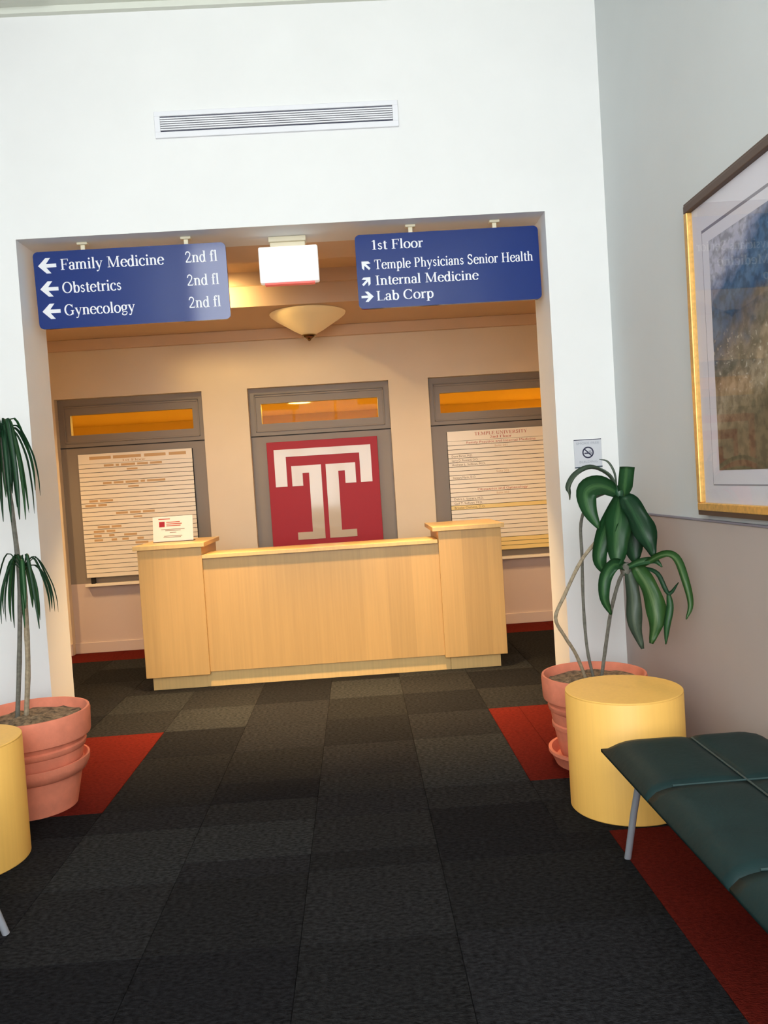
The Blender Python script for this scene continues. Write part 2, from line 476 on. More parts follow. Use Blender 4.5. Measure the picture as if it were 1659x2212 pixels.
office_light(-.17, 9.55, 'round office ceiling lamp at the top edge of the middle transom')
office_light(-2.02, 9.6, 'round office ceiling lamp seen through the left transom')
office_light(2.6, 10.2, 'round office ceiling lamp lighting the room behind the right transom')

# cove wall-washer whose glow shows beside the left sign
t = thing('cove_lamp', 'small brass wall washer in the coffer glowing beside the left blue sign', 'lamp', (-1.13, 6.62, 3.02))
MB().lathe([(.0, .06), (.045, .055), (.05, 0), (.046, 0), (.04, .05), (0, .052)], 24).build('shade', M_BRASS, t, True)
MB().tube([(0, 0, .055), (0, 0, .18)], .012).build('stem', M_BRASS, t)
l = bpy.data.lights.new('lamp_light', 'SPOT'); l.energy = 26; l.color = (1, .72, .30); l.spot_size = math.radians(110); l.spot_blend = .6; l.shadow_soft_size = .03
lo = bpy.data.objects.new('lamp_light', l); COL.objects.link(lo); lo.parent = t; lo.location = (0, 0, -.03)
lo.rotation_euler = (math.radians(80), 0, math.radians(-25))

# alabaster bowl lamp under the hall ceiling
t = thing('bowl_ceiling_lamp', 'shallow alabaster glass bowl lamp with a brass finial under the hall ceiling', 'ceiling lamp', (-.315, 7.2, ZH))
MB().lathe([(.30, -.002), (.325, -.010), (.318, -.026), (.27, -.062), (.20, -.105), (.13, -.150), (.07, -.182), (.03, -.198), (0, -.20)], 56).build('glass_bowl', M_BOWL, t, True)
MB().lathe([(0, -.190), (.060, -.192), (.064, -.200), (.045, -.206), (.050, -.211), (.030, -.220), (.016, -.232), (.012, -.240), (0, -.245)], 32).build('finial', M_BRASS, t, True)

# ---------------------------------------------------------------- lettering
TH, TN = .112, .038
def stroke_w(d):
    a = abs(d[1]) / max(1e-6, math.hypot(d[0], d[1]))
    return TN + (TH - TN) * a ** 1.4
def Ls(x0, y0, x1, y1, w=None): return ('l', [(x0, y0), (x1, y1)], w)
def As(cx, cy, rx, ry, a0=0, a1=360, w=None):
    n = 22
    return ('l', [(cx + rx * math.cos(math.radians(a0 + (a1 - a0) * k / n)), cy + ry * math.sin(math.radians(a0 + (a1 - a0) * k / n))) for k in range(n + 1)], w)
def Ps(pts, w=None):
    return ('l', [(p.x, p.y) for p in smooth_path([(x, y, 0) for x, y in pts], 5)], w)
def Ss(x, y, w=.2): return ('l', [(x - w / 2, y), (x + w / 2, y)], .034)
def Ds(x, y, r=.055): return ('d', [(x, y)], r)
b0 = .017
GL = {
 ' ': (.24, []),
 'a': (.42, [Ls(.31, .03, .31, .33), As(.195, .33, .115, .11, 0, 165), As(.19, .12, .13, .12), Ss(.36, b0, .1), Ds(.09, .35, .045)]),
 'b': (.49, [Ls(.12, 0, .12, .68), Ss(.07, .665, .1), As(.27, .22, .15, .225)]),
 'c': (.42, [As(.24, .225, .18, .225, 50, 320), Ds(.35, .36, .05)]),
 'd': (.49, [Ls(.37, 0, .37, .68), Ss(.32, .665, .1), Ss(.42, b0, .1), As(.22, .22, .15, .225)]),
 'e': (.44, [As(.235, .225, .175, .225, 8, 325), Ls(.08, .26, .40, .26, .034)]),
 'f': (.30, [Ls(.14, 0, .14, .55), As(.25, .54, .11, .13, 180, 70), Ds(.29, .62, .045), Ls(.03, .435, .27, .435, .034), Ss(.14, b0, .22)]),
 'g': (.47, [As(.21, .29, .14, .15), Ps([(.14, .15), (.09, .09), (.16, .05), (.34, .03), (.38, -.06), (.28, -.16), (.14, -.16), (.06, -.10), (.13, -.01)], .055), Ls(.32, .40, .44, .42, .05)]),
 'h': (.51, [Ls(.12, 0, .12, .68), Ss(.12, b0, .2), Ss(.07, .665, .1), As(.255, .30, .125, .13, 175, 0), Ls(.38, 0, .38, .31), Ss(.39, b0, .2)]),
 'i': (.26, [Ls(.13, 0, .13, .44), Ss(.13, b0, .2), Ss(.09, .43, .1), Ds(.13, .60, .06)]),
 'l': (.26, [Ls(.13, 0, .13, .68), Ss(.13, b0, .2), Ss(.09, .665, .1)]),
 'm': (.78, [Ls(.12, 0, .12, .44), Ss(.12, b0, .2), Ss(.07, .43, .1), As(.255, .30, .125, .13, 175, 0), Ls(.38, 0, .38, .31), Ss(.39, b0, .18), As(.515, .30, .125, .13, 175, 0), Ls(.64, 0, .64, .31), Ss(.65, b0, .2)]),
 'n': (.51, [Ls(.12, 0, .12, .44), Ss(.12, b0, .2), Ss(.07, .43, .1), As(.255, .30, .125, .13, 175, 0), Ls(.38, 0, .38, .31), Ss(.39, b0, .2)]),
 'o': (.48, [As(.24, .22, .18, .225)]),
 'p': (.49, [Ls(.12, -.21, .12, .44), Ss(.12, -.195, .22), Ss(.07, .43, .1), As(.27, .22, .15, .225)]),
 'r': (.36, [Ls(.12, 0, .12, .44), Ss(.12, b0, .22), Ss(.07, .43, .1), As(.25, .29, .12, .13, 170, 75), Ds(.29, .41, .055)]),
 's': (.37, [Ps([(.29, .36), (.20, .43), (.09, .37), (.11, .27), (.25, .19), (.29, .10), (.18, .02), (.06, .09)], .07)]),
 't': (.30, [Ls(.14, .06, .14, .57), Ls(.03, .435, .27, .435, .034), As(.21, .07, .07, .06, 180, 330)]),
 'y': (.48, [Ls(.08, .43, .25, .03), Ps([(.41, .43), (.25, .03), (.19, -.14), (.10, -.18)], .045), Ds(.10, -.16, .045), Ss(.09, .43, .18), Ss(.40, .43, .15)]),
 'u': (.51, [Ls(.12, .12, .12, .44), Ss(.08, .43, .1), As(.25, .13, .13, .12, 180, 360), Ls(.38, 0, .38, .44), Ss(.34, .43, .1), Ss(.42, b0, .1)]),
 'C': (.66, [As(.35, .33, .27, .325, 42, 318), Ls(.565, .65, .565, .47, .04), Ls(.565, .20, .565, .12, .03)]),
 'E': (.62, [Ls(.17, 0, .17, .66), Ls(.07, .643, .54, .643, .034), Ls(.54, .66, .54, .52, .035), Ls(.17, .34, .42, .34, .034), Ls(.42, .42, .42, .26, .03), Ls(.07, b0, .56, b0, .034), Ls(.57, 0, .57, .15, .035)]),
 'F': (.57, [Ls(.17, 0, .17, .66), Ls(.07, .643, .53, .643, .034), Ls(.53, .66, .53, .51, .035), Ls(.17, .34, .41, .34, .034), Ls(.41, .42, .41, .26, .03), Ss(.17, b0, .24)]),
 'G': (.72, [As(.35, .33, .27, .325, 42, 318), Ls(.565, .65, .565, .47, .04), Ls(.56, .04, .56, .28), Ss(.56, .28, .22)]),
 'H': (.74, [Ls(.17, 0, .17, .66), Ls(.57, 0, .57, .66), Ls(.17, .34, .57, .34, .036), Ss(.17, b0, .24), Ss(.57, b0, .24), Ss(.17, .643, .24), Ss(.57, .643, .24)]),
 'I': (.36, [Ls(.18, 0, .18, .66), Ss(.18, b0, .26), Ss(.18, .643, .26)]),
 'L': (.60, [Ls(.17, 0, .17, .66), Ss(.17, .643, .24), Ls(.07, b0, .54, b0, .034), Ls(.55, 0, .55, .17, .035)]),
 'M': (.90, [Ls(.16, 0, .16, .66, .04), Ls(.17, .66, .44, .02), Ls(.44, .02, .72, .66, .04), Ls(.73, 0, .73, .66), Ss(.16, b0, .2), Ss(.73, b0, .24), Ss(.13, .643, .16), Ss(.77, .643, .16)]),
 'N': (.72, [Ls(.15, 0, .15, .66, .04), Ls(.15, .64, .57, .02), Ls(.57, 0, .57, .66, .04), Ss(.15, b0, .2), Ss(.57, .643, .2), Ss(.12, .643, .16)]),
 'O': (.72, [As(.36, .33, .28, .325)]),
 'P': (.57, [Ls(.17, 0, .17, .66), Ss(.17, b0, .24), Ls(.07, .643, .32, .643, .034), As(.32, .485, .15, .16, 90, -90), Ls(.17, .327, .32, .327, .034)]),
 'R': (.66, [Ls(.17, 0, .17, .66), Ss(.17, b0, .24), Ls(.07, .643, .32, .643, .034), As(.32, .495, .15, .15, 90, -90), Ls(.17, .347, .32, .347, .034), Ls(.32, .34, .56, .02), Ss(.58, b0, .14)]),
 'S': (.54, [Ps([(.42, .52), (.34, .63), (.20, .64), (.11, .53), (.17, .41), (.36, .29), (.43, .16), (.33, .03), (.18, .02), (.08, .15)], .085), Ls(.43, .65, .43, .49, .03), Ls(.075, .01, .075, .17, .03)]),
 'T': (.62, [Ls(.31, 0, .31, .66), Ls(.05, .643, .57, .643, .034), Ls(.06, .66, .06, .50, .035), Ls(.56, .66, .56, .50, .035), Ss(.31, b0, .26)]),
 'U': (.72, [Ls(.16, .2, .16, .66), As(.36, .22, .20, .215, 180, 360), Ls(.57, .2, .57, .66, .04), Ss(.16, .643, .24), Ss(.57, .643, .2)]),
 'V': (.72, [Ls(.14, .66, .37, .01), Ls(.37, .01, .60, .66, .04), Ss(.14, .643, .24), Ss(.59, .643, .2)]),
 'Y': (.70, [Ls(.13, .66, .35, .30), Ls(.58, .66, .36, .30, .04), Ls(.35, 0, .35, .32), Ss(.13, .643, .22), Ss(.58, .643, .2), Ss(.35, b0, .24)]),
 '1': (.42, [Ls(.22, 0, .22, .66), Ls(.08, .56, .22, .65, .04), Ss(.22, b0, .26)]),
 '2': (.48, [Ps([(.06, .48), (.12, .62), (.25, .65), (.36, .55), (.34, .40), (.20, .20), (.06, .04)], .07), Ls(.05, .03, .42, .03, .07), Ls(.42, .02, .44, .14, .03)]),
}
def serif(text, x0, x1, zb, y, cap, name, m, parent):
    """one line of serif lettering fitted between x0 and x1, baseline zb, facing -y; each word a mesh of its own"""
    s = cap / .66
    if ' ' in text:
        adv = sum(GL[c][0] for c in text); px = 0
        for wd in text.split(' '):
            wa = sum(GL[c][0] for c in wd)
            serif(wd, x0 + (x1 - x0) * px / adv, x0 + (x1 - x0) * (px + wa) / adv, zb, y, cap, name, m, parent)
            px += wa + GL[' '][0]
        return
    adv = sum(GL[c][0] for c in text)
    sx = (x1 - x0) / (adv * s)
    b = bmesh.new(); px = 0.0
    lay = 0
    T = lambda q: (x0 + (px + q[0]) * s * sx, y - lay * .00006, zb + q[1] * s)
    for c in text:
        a, strokes = GL[c]
        for lay, (kind, pts, w) in enumerate(strokes):
            if kind == 'd':
                vs = [b.verts.new(T((pts[0][0] + w * math.cos(2 * PI * k / 12), pts[0][1] + w * math.sin(2 * PI * k / 12)))) for k in range(12)]
                b.faces.new(vs); continue
            prev = None
            for i, p in enumerate(pts):
                q0, q1 = pts[max(0, i - 1)], pts[min(len(pts) - 1, i + 1)]
                d = (q1[0] - q0[0], q1[1] - q0[1]); L = max(1e-6, math.hypot(*d))
                ww = w if w else stroke_w(d)
                nx, nz = -d[1] / L * ww / 2, d[0] / L * ww / 2
                cur = (b.verts.new(T((p[0] + nx, p[1] + nz))), b.verts.new(T((p[0] - nx, p[1] - nz))))
                if prev: b.faces.new((prev[0], prev[1], cur[1], cur[0]))
                prev = cur
        px += a
    for f in b.faces:
        f.normal_update()
        if f.normal.y > 0: f.normal_flip()
    me = bpy.data.meshes.new(name); b.to_mesh(me); b.free(); me.materials.append(m)
    return obj(name, me, parent)
def sans(text, xc, zb, y, cap, name, m, parent, align='CENTER', width=None):
    cu = bpy.data.curves.new(name, 'FONT'); cu.body = text; cu.size = cap / .70; cu.align_x = align; cu.resolution_u = 2
    o = bpy.data.objects.new(name, cu); COL.objects.link(o)
    bpy.context.view_layer.update()
    me = bpy.data.meshes.new_from_object(o.evaluated_get(bpy.context.evaluated_depsgraph_get()))
    bpy.data.objects.remove(o); bpy.data.curves.remove(cu)
    xs_ = [v.co.x for v in me.vertices]
    k = 1.0 if not width else width / max(1e-6, max(xs_) - min(xs_))
    for v in me.vertices:
        v.co = Vector((xc + v.co.x * k, y, zb + v.co.y))
    me.materials.clear(); me.materials.append(m); me.name = name
    return obj(name, me, parent)
def ink_bars(spans, y, name, m, parent):
    """illegible words: short printed bars (x0, x1, z0, z1)"""
    b = MB()
    for x0, x1, z0, z1 in spans:
        b.quad([(x0, y, z0), (x1, y, z0), (x1, y, z1), (x0, y, z1)])
    return b.build(name, m, parent)
ARROW = [(0, 0), (.44, .42), (.70, .42), (.44, .10), (1.0, .10), (1.0, -.10), (.44, -.10), (.70, -.42), (.44, -.42)]
def arrow(cx, cz, size, ang, y, parent):
    ca, sa = math.cos(ang), math.sin(ang)
    pts = [(cx + size * ((px - .5) * ca - pz * sa), cz + size * ((px - .5) * sa + pz * ca)) for px, pz in ARROW]
    return MB().poly_xz(pts, y - .0006, y + .0006).build('arrow', M_LETTER, parent)

# ---------------------------------------------------------------- blue hanging signs
def rounded(x0, x1, z0, z1, r, n=6):
    out = []
    for cx, cz, a0 in ((x1 - r, z1 - r, 0), (x0 + r, z1 - r, 90), (x0 + r, z0 + r, 180), (x1 - r, z0 + r, 270)):
        for k in range(n + 1):
            a = math.radians(a0 + 90 * k / n); out.append((cx + r * math.cos(a), cz + r * math.sin(a)))
    return out
SY = 4.98
def blue_sign(x0, x1, z0, z1, label, brx):
    t = thing('hanging_sign', label, 'sign', ((x0 + x1) / 2, SY, z0), None)
    t.location = (0, 0, 0)
    MB().poly_xz(rounded(x0, x1, z0, z1, .028), SY - .012, SY + .012).build('panel', M_BLUE, t)
    for bx in brx:
        b = MB(); b.box(bx - .03, bx + .03, SY - .02, SY + .02, 2.936, 2.95, .003); b.box(bx - .012, bx + .012, SY - .006, SY + .006, z1 - .01, 2.94)
        b.build('ceiling_bracket', M_IVORY, t)
    return t
fy = SY - .0135
LX0, LX1, SZ0, SZ1 = -1.79, -.672, 2.465, 2.908
s1 = blue_sign(LX0, LX1, SZ0, SZ1, 'dark blue hanging sign listing Family Medicine with three left arrows', (-1.50, -.90))
SIGN_TILT = math.radians(3.2)   # the left sign hangs leaning slightly forward
fx = lambda f: LX0 + f * (LX1 - LX0)
fz = lambda f: SZ1 - f * (SZ1 - SZ0)
for txt, xe, fb in (('Family Medicine', .675, .245), ('Obstetrics', .445, .545), ('Gynecology', .505, .835)):
    serif(txt, fx(.135), fx(xe), fz(fb), fy, .062, 'lettering', M_LETTER, s1)
    serif('2nd fl', fx(.785), fx(.955), fz(fb - .005), fy, .062, 'lettering', M_LETTER, s1)
    arrow(fx(.07), fz(fb) + .028, .105, 0, fy, s1)
for o in s1.children:
    if o.name.split('.')[0] != 'ceiling_bracket':
        o.matrix_local = Matrix.Translation((0, SY, SZ1)) @ Matrix.Rotation(SIGN_TILT, 4, 'X') @ Matrix.Translation((0, -SY, -SZ1))
RX0, RX1 = .088, 1.176
s2 = blue_sign(RX0, RX1, 2.470, 2.905, 'blue hanging sign headed 1st Floor with four lines and three arrows', (.42, .92))
fx2 = lambda f: RX0 + f * (RX1 - RX0)
fz2 = lambda f: 2.905 - f * .435
RIGHT_TILT = math.radians(-1.6)
serif('1st Floor', fx2(.085), fx2(.37), fz2(.21), fy, .056, 'lettering', M_LETTER, s2)
serif('Temple Physicians Senior Health', fx2(.095), fx2(.965), fz2(.475), fy, .056, 'lettering', M_LETTER, s2)
serif('Internal Medicine', fx2(.095), fx2(.66), fz2(.69), fy, .056, 'lettering', M_LETTER, s2)
serif('Lab Corp', fx2(.095), fx2(.41), fz2(.90), fy, .056, 'lettering', M_LETTER, s2)
arrow(fx2(.05), fz2(.475) + .026, .066, -PI / 4, fy, s2)
arrow(fx2(.05), fz2(.69) + .026, .066, -3 * PI / 4, fy, s2)
arrow(fx2(.05), fz2(.90) + .026, .072, PI, fy, s2)

for o in s2.children:
    if o.name.split('.')[0] != 'ceiling_bracket':
        o.matrix_local = Matrix.Translation((0, SY, 2.905)) @ Matrix.Rotation(RIGHT_TILT, 4, 'X') @ Matrix.Translation((0, -SY, -2.905))
# ---------------------------------------------------------------- exit light
t = thing('exit_light', 'white box shaped exit light hanging between the two blue signs', 'exit sign', (-.315, 5.1, 2.68))
MB().box(-.178, .178, -.032, .032, 0, .216, .010).build('housing', M_EXIT, t, True)
MB().box(-.150, .150, -.034, -.030, .022, .175, .004).build('face_plate', M_EXIT, t, True)
MB().box(-.150, .150, -.024, .024, -.010, 0.0005).build('lower_lens', M_EXITR, t)
MB().box(-.105, .105, -.026, .026, .2155, .240, .003).build('neck', M_IVORY, t)
MB().box(-.112, .112, -.045, .045, .240, .2695, .004).build('ceiling_plate', M_IVORY, t)

# ---------------------------------------------------------------- wall air grille
t = thing('air_vent', 'long white slotted air grille high on the white wall', 'vent', (0, YF, 0))
vx0, vx1, vz0, vz1 = -1.005, .380, 3.470, 3.618
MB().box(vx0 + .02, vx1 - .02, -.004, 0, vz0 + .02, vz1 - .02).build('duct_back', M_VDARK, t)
b = MB()
for a, c, e, f in ((vx0, vx1, vz0, vz0 + .033), (vx0, vx1, vz1 - .028, vz1), (vx0, vx0 + .032, vz0 + .033, vz1 - .028), (vx1 - .032, vx1, vz0 + .033, vz1 - .028)):
    b.box(a, c, -.016, 0, e, f, .002, 1)
b.build('frame', M_VENT, t)
ns = 6
p = (vz1 - vz0 - .061) / 7
for k in range(ns):
    z = vz0 + .033 + p * (k + 1)
    MB().box(vx0 + .033, vx1 - .033, -.0155, -.006, z - p * .30, z + p * .30).build('slat', M_VENT, t)

# small ceiling fixture at the top left corner of view
t = thing('ceiling_vent', 'greyish ceiling grille at the upper left edge of the lounge', 'vent', (-1.78, 4.5, ZC))
MB().box(-.30, .26, -.25, .25, -.012, 0, .003).build('frame', M_CEIL, t)
for k in range(6): MB().box(-.27, .23, -.20 + k * .075, -.165 + k * .075, -.02, -.012).build('slat', M_FRAME, t)

# ---------------------------------------------------------------- smoke-free notice
t = thing('notice_plate', 'small grey smoke free building notice on the white wall', 'sign', (1.369, YF, 1.535))
MB().box(-.081, .081, -.006, 0, -.083, .083, .001, 1).build('plate', M_PLATE, t)
MB().box(-.081, .081, -.0075, -.006, .079, .083).build('top_line', M_NAVY, t)
MB().box(-.081, .081, -.0085, -.006, -.083, -.076).build('bottom_line', M_TEAL, t)
sans('SMOKE FREE', 0, .054, -.0068, .013, 'lettering', M_NTEXT, t, width=.135)
sans('BUILDING', 0, -.055, -.0068, .013, 'lettering', M_NTEXT, t, width=.105)
b = MB()
R0, R1 = .026, .034
for k in range(40):
    a0, a1 = 2 * PI * k / 40, 2 * PI * (k + 1) / 40
    b.quad([(R0 * math.cos(a0), -.0068, .006 + R0 * math.sin(a0)), (R1 * math.cos(a0), -.0068, .006 + R1 * math.sin(a0)), (R1 * math.cos(a1), -.0068, .006 + R1 * math.sin(a1)), (R0 * math.cos(a1), -.0068, .006 + R0 * math.sin(a1))])
c45 = .0205
b.quad([(-c45 - .0025, -.0070, .006 + c45 - .0025), (c45 - .0025, -.0070, .006 - c45 - .0025), (c45 + .0025, -.0070, .006 - c45 + .0025), (-c45 + .0025, -.0070, .006 + c45 + .0025)])
b.quad([(-.022, -.0069, -.002), (.013, -.0069, -.002), (.013, -.0069, .005), (-.022, -.0069, .005)])
b.quad([(.015, -.0069, -.002), (.021, -.0069, -.002), (.021, -.0069, .005), (.015, -.0069, .005)])
for q in (.009, .014):
    b.quad([(.004, -.0069, q), (.020, -.0069, q + .001), (.020, -.0069, q + .003), (.004, -.0069, q + .002)])
b.build('no_smoking_symbol', M_NAVY, t)

# ---------------------------------------------------------------- directory boards
BY = YW - .045
def directory(x0, x1, z0, z1, n, label, yellow=(), head=.092):
    t = thing('directory_board', label, 'directory', (0, 0, 0))
    MB().box(x0, x1, BY + .004, YW - .002, z0, z1).build('backing', M_DARK, t)
    MB().box(x0, x1, BY - .006, BY + .004, z1 - head, z1, .001, 1).build('header', M_SLAT, t)
    h = (z1 - head - z0) / n
    for k in range(n):
        zt = z1 - head - k * h
        MB().box(x0, x1, BY - .006, BY + .004, zt - h + .0022, zt - .0022).build('slat', M_SLATY if k in yellow else M_SLAT, t)
    MB().box(x0 - .02, x1 + .02, BY - .02, YW - .002, .632, .658, .003).build('ledge', M_SLAT, t)
    for bx in (x0 + .05, x1 - .05):
        MB().box(bx - .018, bx + .018, BY + .006, YW - .002, .658, z0).build('bracket', M_DARK, t)
    return t, h
yt = BY - .0068
d3, h3 = directory(.895, 1.92, .722, 1.876, 26, 'cream slatted directory board headed TEMPLE UNIVERSITY behind the right end of the desk', (15, 23, 24, 25))
zl = lambda k: 1.876 - .092 - k * h3       # top of slat k
serif('TEMPLE UNIVERSITY', 1.155, 1.660, 1.828, yt, .030, 'lettering', M_INKR, d3)
serif('2nd Floor', 1.30, 1.510, 1.795, yt, .022, 'lettering', M_INKR, d3)
sans('Family Practice and Internal Medicine', 1.405, zl(1) + .010, yt, .022, 'lettering', M_INKR, d3, width=.66)
sans('Suite 201', 1.405, zl(2) + .010, yt, .019, 'lettering', M_INKO, d3, width=.12)
for k, s, w in ((4, 'Diana Baron, M.D.', .20), (5, 'Larry D. Rowand, D.O.', .25), (6, 'Andrew L. Sullivan, M.D.', .32), (9, 'Stewart Marin, D.O.', .22), (14, 'Debra L. Somers, M.D.', .28), (15, 'Gail T. Sullivan, M.D.', .27), (16, 'Brooke Clemens, D.O.', .29)):
    sans(s, .925, zl(k) + .010, yt, .020, 'lettering', M_INKB, d3, 'LEFT', w)
sans('Suite 202', 1.405, zl(8) + .010, yt, .019, 'lettering', M_INKO, d3, width=.12)
sans('Obstetrics and Gynecology', 1.395, zl(12) + .010, yt, .022, 'lettering', M_INKR, d3, width=.48)
sans('Suite 203', 1.395, zl(13) + .010, yt, .019, 'lettering', M_INKO, d3, width=.12)
d1, h1 = directory(-2.575, -1.515, .716, 1.874, 26, 'cream slatted directory board with faded print behind the left end of the desk')
zl1 = lambda k: 1.874 - .092 - k * h1
def words(k, spans, m, hh=.020, off=.010):
    ink_bars([(a, c, zl1(k) + off, zl1(k) + off + hh) for a, c in spans], yt, 'lettering', m, d1)
ink_bars([(-2.47, -2.27, 1.822, 1.850), (-2.25, -1.99, 1.822, 1.850), (-1.96, -1.76, 1.822, 1.850), (-1.73, -1.57, 1.822, 1.850)], yt, 'lettering', M_INKO, d1)
serif('1st Floor', -2.17, -1.95, 1.792, yt, .020, 'lettering', M_INKO, d1)
words(1, [(-2.34, -2.25), (-2.23, -2.20), (-2.18, -2.05), (-2.03, -1.93), (-1.91, -1.80)], M_INKO)
words(2, [(-2.13, -2.03)], M_INKO, .015)
words(5, [(-2.36, -2.28), (-2.26, -2.17), (-2.15, -2.03), (-2.01, -1.97), (-1.95, -1.78)], M_INKO)
words(6, [(-2.13, -2.03)], M_INKO, .015)
words(9, [(-2.50, -2.42), (-2.40, -2.28)], M_INKO); words(10, [(-2.54, -2.44), (-2.42, -2.34)], M_INKO)
words(12, [(-2.26, -2.15), (-2.13, -2.03), (-2.01, -1.90)], M_INKO); words(13, [(-2.10, -2.02)], M_INKO, .015)
words(15, [(-2.44, -2.33), (-2.31, -2.22)], M_INKO); words(16, [(-2.48, -2.38), (-2.36, -2.28)], M_INKO)
words(17, [(-2.48, -2.41), (-2.34, -2.29), (-2.20, -2.08)], M_INKO); words(18, [(-2.48, -2.40), (-2.32, -2.27), (-2.22, -2.16), (-2.08, -2.02)], M_INKO)
words(19, [(-2.10, -1.98)], M_INKO); words(20, [(-2.08, -1.97)], M_INKO)

# ---------------------------------------------------------------- red emblem panel
EC = -.294
t = thing('emblem_panel', 'red panel with a large cream T emblem in the middle bay', 'sign', (EC, YW - .03, 0))
MB().box(-.522, .524, -.012, .0285, .70, 1.880, .003).build('panel', M_TRED, t)
def flat(outline, name):
    MB().poly_xz(outline, -.0165, -.0115).build(name, M_TWHITE, t)
flat([(-.458, 1.455), (-.458, 1.806), (.456, 1.806), (.456, 1.455), (.346, 1.455), (.346, 1.735), (-.348, 1.735), (-.348, 1.455)], 'outer_bracket')
for s in (-1, 1):
    o = [(.022, .945), (.022, 1.645), (.302, 1.645), (.302, 1.455), (.200, 1.455), (.200, 1.575), (.138, 1.575), (.138, 1.015), (.280, 1.015), (.280, .945)]
    flat([(s * x, z) for x, z in o], 'letter_half')

# ---------------------------------------------------------------- reception desk
t = thing('reception_desk', 'long maple reception desk with a raised block at each end', 'desk', (0, 0, 0))
FY = 6.18
MB().box(-1.17, .60, FY + .03, FY + .055, .115, .962).build('front_panel', M_MAPLE, t)
MB().box(-1.20, .63, FY + .05, FY + .075, 0, .118).build('kick_board', M_MAPLE2, t)
MB().box(-1.168, .582, FY - .002, FY + .36, .962, .992, .003).build('ledge_top', M_MAPLE2, t)
MB().box(-1.17, .60, FY + .055, FY + .62, .70, .735, .003).build('work_surface', M_MAPLE2, t)
for a, c, k0, k1, ta, tc_ in ((-1.638, -1.168, -1.60, -1.20, -1.665, -1.142), (.588, 1.058, .632, 1.010, .545, 1.082)):
    MB().box(a, c, FY, FY + .64, .100, 1.052, .002, 1).build('end_block', M_MAPLE, t)
    MB().box(k0, k1, FY + .045, FY + .60, 0, .100).build('kick_board', M_MAPLE2, t)
    MB().box(ta, tc_, FY - .025, FY + .67, 1.052, 1.085, .003).build('block_top', M_MAPLE2, t)

# small framed card on the desk
t = thing('card_stand', 'white printed card leaning in a stand on the left desk block', 'card', (-1.437, 6.50, 1.085))
tilt = Matrix.Rotation(math.radians(-9), 4, 'X')
def leaned(mb, name, m):
    for v in mb.bm.verts: v.co = tilt @ v.co
    return mb.build(name, m, t)
leaned(MB().box(-.155, .155, -.003, .003, .004, .200, .002), 'card', M_CARD)
MB().box(-.155, .155, -.010, .075, 0, .005, .001).build('foot', M_BROWN, t)
leaned(MB().quad([(-.105, -.0036, .118), (-.062, -.0036, .118), (-.062, -.0036, .160), (-.105, -.0036, .160)]), 'logo_block', M_TRED)
b = MB()
for x0, x1, z in ((-.11, -.02, .176), (-.05, .055, .150), (-.05, .07, .136), (-.05, .06, .122)): b.quad([(x0, -.0036, z), (x1, -.0036, z), (x1, -.0036, z + .007), (x0, -.0036, z + .007)])
leaned(b, 'print_red', M_INKR)
b = MB()
for x0, x1, z in ((-.09, .09, .096), (-.06, .06, .086), (-.025, .025, .070), (-.07, .07, .044), (-.075, .06, .034)): b.quad([(x0, -.0036, z), (x1, -.0036, z), (x1, -.0036, z + .004), (x0, -.0036, z + .004)])
leaned(b, 'print_grey', M_INKB)

